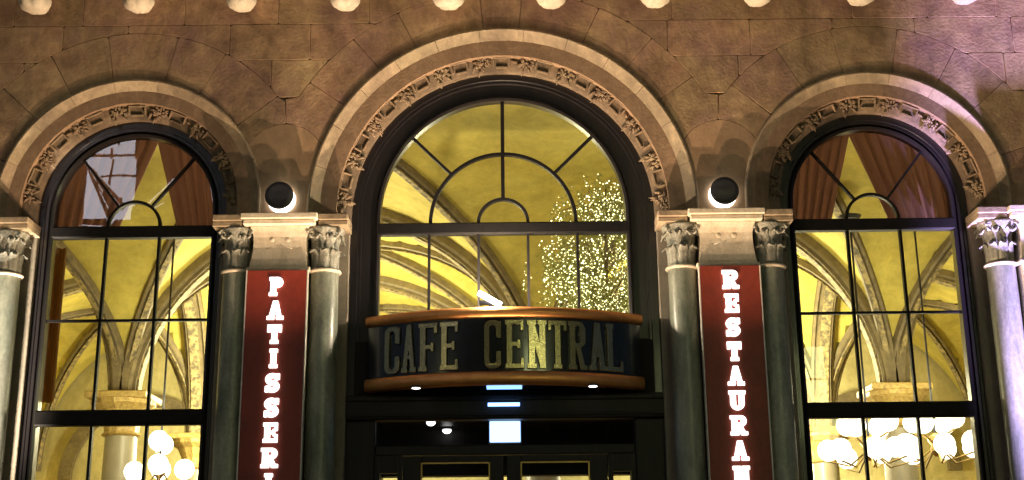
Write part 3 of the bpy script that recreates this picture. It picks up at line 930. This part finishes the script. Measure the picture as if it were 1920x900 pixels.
# ---- floodlight lying on the canopy roof
p = Vector((-.11, -.17, CANZ1 + .09))
FL = tag(empty('floodlight', (p.x, p.y, CANZ1 - .03)), 'small lit white floodlight bar lying on top of the canopy sign', 'floodlight')
MB().box(p.x - .10, p.x + .06, p.y + .012, p.y + .05, p.z - .045, p.z - .005, .006).box(p.x - .02, p.x + .02, p.y + .0, p.y + .04, CANZ1 - .029, p.z - .046).build('housing', 'lamp_metal', FL)
MB().tube([at(897, 549, p.y - .02), at(939, 572, p.y - .02)], .024, 12).build('tube', 'glow_white', FL, False)
def point(name, loc, power, color, size, parent):
    d = bpy.data.lights.new(name, 'POINT'); d.energy = power; d.color = color; d.shadow_soft_size = size
    o = bpy.data.objects.new(name, d); o.location = loc
    return link(o, parent)
point('floodlight_beam', (p.x, p.y - .07, p.z + .06), 140, (1, .82, .58), .025, FL)

# ---- vertical banner signs
def banner(pc, word, y0s, label):
    bt = at(pc * 213 + 943, 508, -.20)
    top = 4.452; bot = 1.75
    o = tag(empty('banner_sign', (pc, -.17, bot)), label, 'sign')
    MB().box(pc - .256, pc + .256, -.188, -.146, bot, top, .004).build('face_panel', 'banner_red', o)
    for sx in (-1, 1):
        a, b = sorted((pc + sx * .257, pc + sx * .268))
        MB().box(a, b, -.191, -.143, bot, top, .002).build('edge_strip', 'banner_edge', o)
    for i, ch in enumerate(word):
        zc_ = y0s - i * .2088
        w = .5 if ch == 'I' else (.86 if ch in 'AURN' else .74)
        me, wd = letter_mesh(ch, .165, w, .29 if ch not in 'AN' else .27, .19, .07, .016, .002, .03)
        for v in me.vertices: v.co.x += pc - wd / 2; v.co.z += zc_ - .0825; v.co.y += -.2045
        mobj('letter', me, 'glow_letter', o)
banner(-1.95, 'PATISSERIE', 4.305, 'red vertical banner sign with glowing white letters PATISSERIE')
banner(1.95, 'RESTAURANT', 4.325, 'red vertical banner sign with glowing white letters RESTAURANT')

# ---- round wall lamps on the spandrels
def wall_lamp(pc, side, below, lab=None):
    zc_ = 5.145
    o = tag(empty('wall_lamp', (pc, 0, zc_)), 'round dark disc wall lamp with glowing white rim above the %s banner' % below, 'lamp', 'round wall lamps over the banners')
    if lab: o['label'] = lab
    MB().lathe([(.09, -.004), (.124, -.006), (.124, -.034), (.09, -.036)], (pc, 0, zc_), 36, 'y').build('diffuser', 'glow_disc', o, False)
    MB().lathe([(.03, -.037), (.03, -.128)], (pc, 0, zc_), 16, 'y').build('stem', 'lamp_metal', o)
    MB().lathe([(.10, -.129), (.122, -.131), (.126, -.138), (.126, -.15), (.118, -.163), (.09, -.172), (.0005, -.177)], (pc, 0, zc_), 40, 'y').build('cover', 'lamp_metal', o, False)
    point('lamp_glow', (pc, -.075, zc_ - .02), 1.3, (1, .80, .52), .03, o) if not lab else point('lamp_glow', (pc, -.075, zc_ - .02), 1.3, (1, .80, .52), .03, o)
wall_lamp(-1.968, -1, 'patisserie')
wall_lamp(1.955, 1, 'restaurant')

# ---- lit sign box in the fanlight, spots in the vestibule ceiling
ex = tag(empty('exit_sign', (0, .5, 3.03)), 'small glowing blue white sign box behind the glass above the doors', 'sign')
a, b = at(918, 790, .5), at(976, 828, .5)
MB().box(a.x, b.x, .5, .54, b.z, a.z, .004).build('lit_face', 'glow_sign', ex)
MB().box(a.x - .012, b.x + .012, .541, .57, b.z - .012, a.z + .012, .003).box(-.01, .01, .545, .56, a.z + .0125, 3.304).build('housing', 'lamp_metal', ex)
for (px, py, y, wd) in ((808, 786, .9, 'nearer the glass'), (838, 803, 1.45, 'deeper in the porch')):
    p = at(px, py, y)
    q = tag(empty('ceiling_spot', (p.x, y, 3.304)), 'small round lit spot in the dark porch ceiling, %s' % wd, 'spotlight', 'spots in the porch ceiling')
    MB().lathe([(.05, 3.285), (.055, 3.303)], (p.x, y, 0), 18).build('rim', 'lamp_metal', q)
    MB().sphere((p.x, y, 3.275), .042, 8, (1, 1, .7)).build('bulb', 'glow_white', q, True)

# ---- curtains behind the side lunettes
def curtain(c, left, label):
    zs, ro, ri, g = ARCH[c]
    sgn = -1 if c > 0 else 1
    ax, az = c + sgn * .10, 5.86
    bx_ = c + sgn * .06 + (-.30 if left else .30)
    n, mm = 60, 14; v = []; f = []
    for i in range(n + 1):
        s = i / n
        for j in range(mm + 1):
            t = j / mm                      # 0 bottom, 1 top
            z = 4.93 + t * (5.93 - 4.93)
            xi = bx_ + (ax - bx_) * min(t * 1.0 / .93, 1)
            xo = c + (-.84 if left else .84)
            x = xi + (xo - xi) * s
            ph = s * 15 * PI + .5 * math.sin(s * 5)
            amp = .042 * (1 - .55 * t)
            y = .40 + amp * math.sin(ph) + .010 * math.sin(ph * 2.3 + t) + .03 * (1 - s)
            v.append((x + .008 * math.cos(ph), y, z))
    for i in range(n):
        for j in range(mm):
            k = i * (mm + 1) + j; f.append((k, k + 1, k + mm + 2, k + mm + 1))
    N = len(v); v += [(x, y + .006, z) for x, y, z in v]; f += [tuple(i + N for i in q)[::-1] for q in f]
    o = MB().add(v, f).build('curtain', 'curtain', None, True)
    tag(o, label, 'curtain', 'brown drapes in the side arches')
for c, nm in ((-3.345, 'patisserie'), (3.345, 'restaurant')):
    for left in (True, False):
        inner = (left and c > 0) or (not left and c < 0)
        curtain(c, left, 'reddish brown drape in the arch beside the %s banner, on the %s half' % (nm, 'banner side' if inner else 'outer column'))
# narrow orange drape at the outer edge of the patisserie window
v = MB(); pts = []
for k in range(41):
    u = k / 40; pts.append((-4.17 + u * .17, .42 + .025 * math.sin(u * 6 * PI)))
vv = [(x, y, z) for z in (3.42, 4.84) for x, y in pts] + [(x, y + .008, z) for z in (3.42, 4.84) for x, y in pts]
ff = [(i, i + 1, i + 42, i + 41) for i in range(40)] + [(i + 83, i + 82, i + 123, i + 124) for i in range(40)]
tag(MB().add(vv, ff).build('side_drape', 'side_drape', None, True), 'narrow orange drape hanging at the outer edge of the patisserie side window', 'curtain')

# ---- chandeliers in the hall, some of them unseen and added for fill light
def chandelier(x, y, zr, ztop, label, power, rads=(.42, .24), nn=(7, 4), gr=.115):
    o = tag(empty('chandelier', (x, y, zr)), label, 'chandelier', 'globe chandeliers in the hall')
    MB().tube([(x, y, ztop), (x, y, zr + .1)], .012, 8).lathe([(.10, ztop - .06), (.13, ztop - .02), (.05, ztop)], (x, y, 0), 16).build('rod', 'lamp_metal', o)
    MB().lathe([(.02, zr - .12), (.07, zr - .06), (.05, zr), (.09, zr + .06), (.03, zr + .13)], (x, y, 0), 16).build('hub', 'brass', o, True)
    for tier, (rd, n) in enumerate(zip(rads, nn)):
        for k in range(n):
            a = 2 * PI * (k + .37 * tier + .13) / n
            zz = zr - .02 + tier * .27 + .03 * math.sin(k * 2.4)
            gx, gy = x + rd * math.cos(a), y + rd * math.sin(a)
            MB().tube([(x, y, zr), (x + rd * .5 * math.cos(a), y + rd * .5 * math.sin(a), zz - .17), (gx, gy, zz - gr)], .010, 6).build('arm', 'brass', o)
            MB().sphere((gx, gy, zz), gr, 8).build('globe', 'glow_globe', o, True)
    point('chandelier_glow', (x, y, zr + .62), power, (1, .90, .56), .25, o)
p = at(1630, 842, 2.6); chandelier(p.x, p.y, p.z, at(1572, 452, 2.6).z + .3, 'globe chandelier seen through the restaurant window, the one hanging nearer the banner', 42)
p = at(1755, 835, 3.1); chandelier(p.x, p.y, p.z, 6.3, 'globe chandelier seen through the restaurant window, the one nearer the outer column', 42)
p = at(300, 862, 3.0); chandelier(p.x, p.y, p.z - .08, 6.2, 'small globe chandelier seen through the patisserie window', 95, (.26, .1), (4, 2), .11)
chandelier(-1.6, 3.0, 3.5, 6.2, 'small unseen globe chandelier added to light the hall between central and patisserie windows', 55, (.3, .15), (5, 3), .1)  # added fill lamp, out of sight beside the central window
chandelier(-3.1, 6.3, 3.4, 6.2, 'unseen globe chandelier added to light the deep hall on the patisserie side', 950, (.3, .15), (5, 3), .1)  # this pair is added behind the piers to brighten the far hall
chandelier(3.1, 6.3, 3.4, 6.2, 'unseen globe chandelier added to light the deep hall on the restaurant side', 900, (.3, .15), (5, 3), .1)

chandelier(-3.9, 9.9, 3.3, 6.0, 'unseen globe chandelier added to light the back wall of the hall on the patisserie side', 420, (.3, .15), (5, 3), .1)  # another added pair, hidden by the piers, lighting the back wall
chandelier(3.9, 9.9, 3.3, 6.0, 'unseen globe chandelier added to light the back wall of the hall on the restaurant side', 420, (.3, .15), (5, 3), .1)

# ---- indoor tree hung with fairy lights, right half of the central window
TR = tag(empty('indoor_tree', (1.06, 1.95, .3)), 'glittering indoor tree with fairy lights behind the central window', 'tree')
MB().lathe([(.30, .301), (.38, .75), (.40, .78), (.36, .80)], (1.06, 1.95, 0), 24).build('pot', 'pot', TR)
rg = random.Random(3)
tk = MB().tube([(1.06, 1.95, .75), (.95, 1.96, 2.2), (1.0, 1.93, 3.4), (1.05, 1.95, 5.2), (1.07, 1.95, 5.9)], [.06, .05, .035, .02, .008], 8)
limbs = []
for k in range(44):
    a = rg.uniform(0, 2 * PI); zb = rg.uniform(3.2, 5.5); L = rg.uniform(.45, .85) * (1.0 if zb < 4.1 else .75)
    pts = [(1.06, 1.95, zb), (1.06 + math.cos(a) * L * .5, 1.95 + math.sin(a) * L * .4, zb + .45 * L + .15), (1.06 + math.cos(a) * L, 1.95 + math.sin(a) * L * .75, zb + .28)]
    tk.tube(pts, [.012, .008, .004], 5); limbs.append(pts)
tk.build('trunk', 'bark', TR, True)
lv = []; lf = []; fv = []; ff = []
for k in range(1700):                      # hanging sprays of leaves
    pts = rg.choice(limbs); t = rg.uniform(.35, 1.05)
    A, Bp, C = [Vector(q) for q in pts]
    b = A.lerp(Bp, t * 2) if t < .5 else Bp.lerp(C, (t - .5) * 2)
    b = b + Vector((rg.gauss(0, .10), rg.gauss(0, .10), rg.gauss(.02, .10)))
    L = rg.uniform(.18, .5); dirx, diry = rg.uniform(-.25, .25), rg.uniform(-.25, .25)
    for i in range(int(L / .028)):
        u = i * .028
        c = b + Vector((dirx * u + rg.gauss(0, .012), diry * u + rg.gauss(0, .012), -u))
        ln = rg.uniform(.03, .06); w = ln * .3; yaw = rg.uniform(0, 2 * PI); pit = rg.uniform(-1.2, .3)
        d = Vector((math.cos(yaw) * math.cos(pit), math.sin(yaw) * math.cos(pit), math.sin(pit))); sd = Vector((-math.sin(yaw), math.cos(yaw), rg.uniform(-.5, .5))).normalized()
        n0 = len(lv); lv += [c - d * .004, c + d * ln * .5 + sd * w, c + d * ln, c + d * ln * .5 - sd * w]; lf.append((n0, n0 + 1, n0 + 2, n0 + 3))
        if rg.random() < .30:
            r = rg.uniform(.003, .008); q = c + Vector((rg.gauss(0, .02), rg.gauss(0, .02), rg.gauss(0, .02))); n0 = len(fv)
            fv += [q + Vector(e) * r for e in ((1, 0, 0), (-1, 0, 0), (0, 1, 0), (0, -1, 0), (0, 0, 1), (0, 0, -1))]
            ff += [tuple(n0 + i for i in e) for e in ((0, 2, 4), (2, 1, 4), (1, 3, 4), (3, 0, 4), (2, 0, 5), (1, 2, 5), (3, 1, 5), (0, 3, 5))]
tag(MB().add(lv, lf).build('crown', 'leaf', TR), kind='stuff')
tag(MB().add(fv, ff).build('fairy_lights', 'glow_fairy', TR), kind='stuff')

# ------------------------------------------------------------------ street side: the lights that wash the facade
# barn-door floodlights standing on the pavement before the doors, cut off below the canopy roof
def street_flood(FX, FY, power, label):
    FZ, LD = .45, .14
    o = tag(empty('street_floodlight', (FX, FY, -.01)), label, 'floodlight', 'barn-door floodlights on the pavement')
    lipz = FZ + (3.95 - FZ) / (-.2 - FY) * LD
    MB().box(FX - .22, FX + .22, FY - .12, FY - .10, .2, FZ + .10).box(FX - .22, FX - .205, FY - .099, FY + .12, .2, FZ + .08).box(FX + .205, FX + .22, FY - .099, FY + .12, .2, FZ + .08).box(FX - .22, FX + .22, FY - .12, FY + LD + .02, .16, .199).build('housing', 'lamp_metal', o)
    cx = FX * (1 - LD / (-.29 - FY)); hw = .72 * LD / (-.29 - FY)
    MB().box(FX - .45, FX + .45, FY + LD - .008, FY + LD, .05, lipz).box(cx - hw, cx + hw, FY + LD + .001, FY + LD + .006, lipz - .1, FZ + (4.12 - FZ) / (-.29 - FY) * LD).build('barn_door', 'lamp_metal', o)
    MB().box(FX - .18, FX + .18, FY - .1, FY + .1, -.009, .02, .004).box(FX - .02, FX + .02, FY - .02, FY + .02, .021, .159).build('foot', 'lamp_metal', o)
    d = bpy.data.lights.new('street_beam', 'SPOT'); d.energy = power; d.color = (1, .70, .44); d.spot_size = R(120); d.spot_blend = .35; d.shadow_soft_size = .014
    l = bpy.data.objects.new('street_beam', d); l.location = (FX, FY, FZ); l.rotation_euler = (R(90 + 62), 0, 0); link(l, o)
street_flood(-.35, -1.35, 1650, 'barn-door floodlight on the pavement, closest to the doors')
street_flood(.35, -2.0, 780, 'barn-door floodlight on the pavement, middle of the row before the doors')
street_flood(.0, -3.0, 330, 'barn-door floodlight on the pavement, farthest from the doors')
# pavement uplights in front of the outer columns
def uplight(x, color, power, label, size, tilt):
    o = tag(empty('pavement_uplight', (x, -1.1, -.01)), label, 'uplight', 'uplights set in the pavement')
    MB().lathe([(.11, -.009), (.11, .02), (.085, .03), (.085, .021)], (x, -1.1, 0), 20).build('housing', 'lamp_metal', o)
    d = bpy.data.lights.new('uplight_beam', 'SPOT'); d.energy = power; d.color = color; d.spot_size = R(size); d.spot_blend = .8; d.shadow_soft_size = .12
    l = bpy.data.objects.new('uplight_beam', d); l.location = (x, -1.1, .06)
    l.rotation_euler = (R(180 - tilt), 0, 0)
    link(l, o)
uplight(-4.5, (1, .86, .66), 9000, 'round pavement uplight with warm white beam by the outer patisserie column', 20, 20)
uplight(4.8, (.55, .42, 1), 13000, 'round pavement uplight with violet beam added in place of lens flare, by the outer restaurant column', 27, 17)  # violet tint added here, standing in for lens flare on the stone

# house across the street, seen only in reflections
OP = tag(empty('opposite_house', (0, -22, 0)), 'plastered house across the street with a few lit windows', 'building')
MB().box(-16, 18, -24, -22, -.1, 16.5).build('wall', 'opposite_plaster', OP)
MB().box(-16.2, 18.2, -24.2, -21.7, 16.502, 17, .05).build('cornice', 'opposite_trim', OP)
lit = {(-10.8, 12.9): 'glow_window_cool', (4.6, 6.9): 'glow_window_shop', (7.6, 6.9): 'glow_window_shop', (-13.8, 6.9): 'glow_window_warm', (13.6, 2.2): 'glow_window_warm', (-4.0, 2.2): 'glow_window_warm'}
for zz in (2.2, 6.9, 12.9):
    for k in range(10):
        x = [-13.8, -10.8, -7.4, -4.0, -1.2, 1.7, 4.6, 7.6, 10.6, 13.6][k]
        f = MB().box(x - .85, x + .85, -21.999, -21.9, zz - 1.25, zz - 1.12, .01).box(x - .85, x - .7, -21.999, -21.9, zz - 1.119, zz + 1.2, .01).box(x + .7, x + .85, -21.999, -21.9, zz - 1.119, zz + 1.2, .01).box(x - .95, x + .95, -21.999, -21.85, zz + 1.201, zz + 1.4, .01).build('window', 'opposite_trim', OP)
        MB().box(x - .699, x + .699, -21.998, -21.96, zz - 1.118, zz + 1.2).build('pane', lit.get((x, zz), 'fascia'), f)
        MB().box(x - .03, x + .03, -21.959, -21.93, zz - 1.118, zz + 1.2).box(x - .69, x + .69, -21.959, -21.935, zz + .3, zz + .36).build('frame_bar', 'opposite_trim', f)
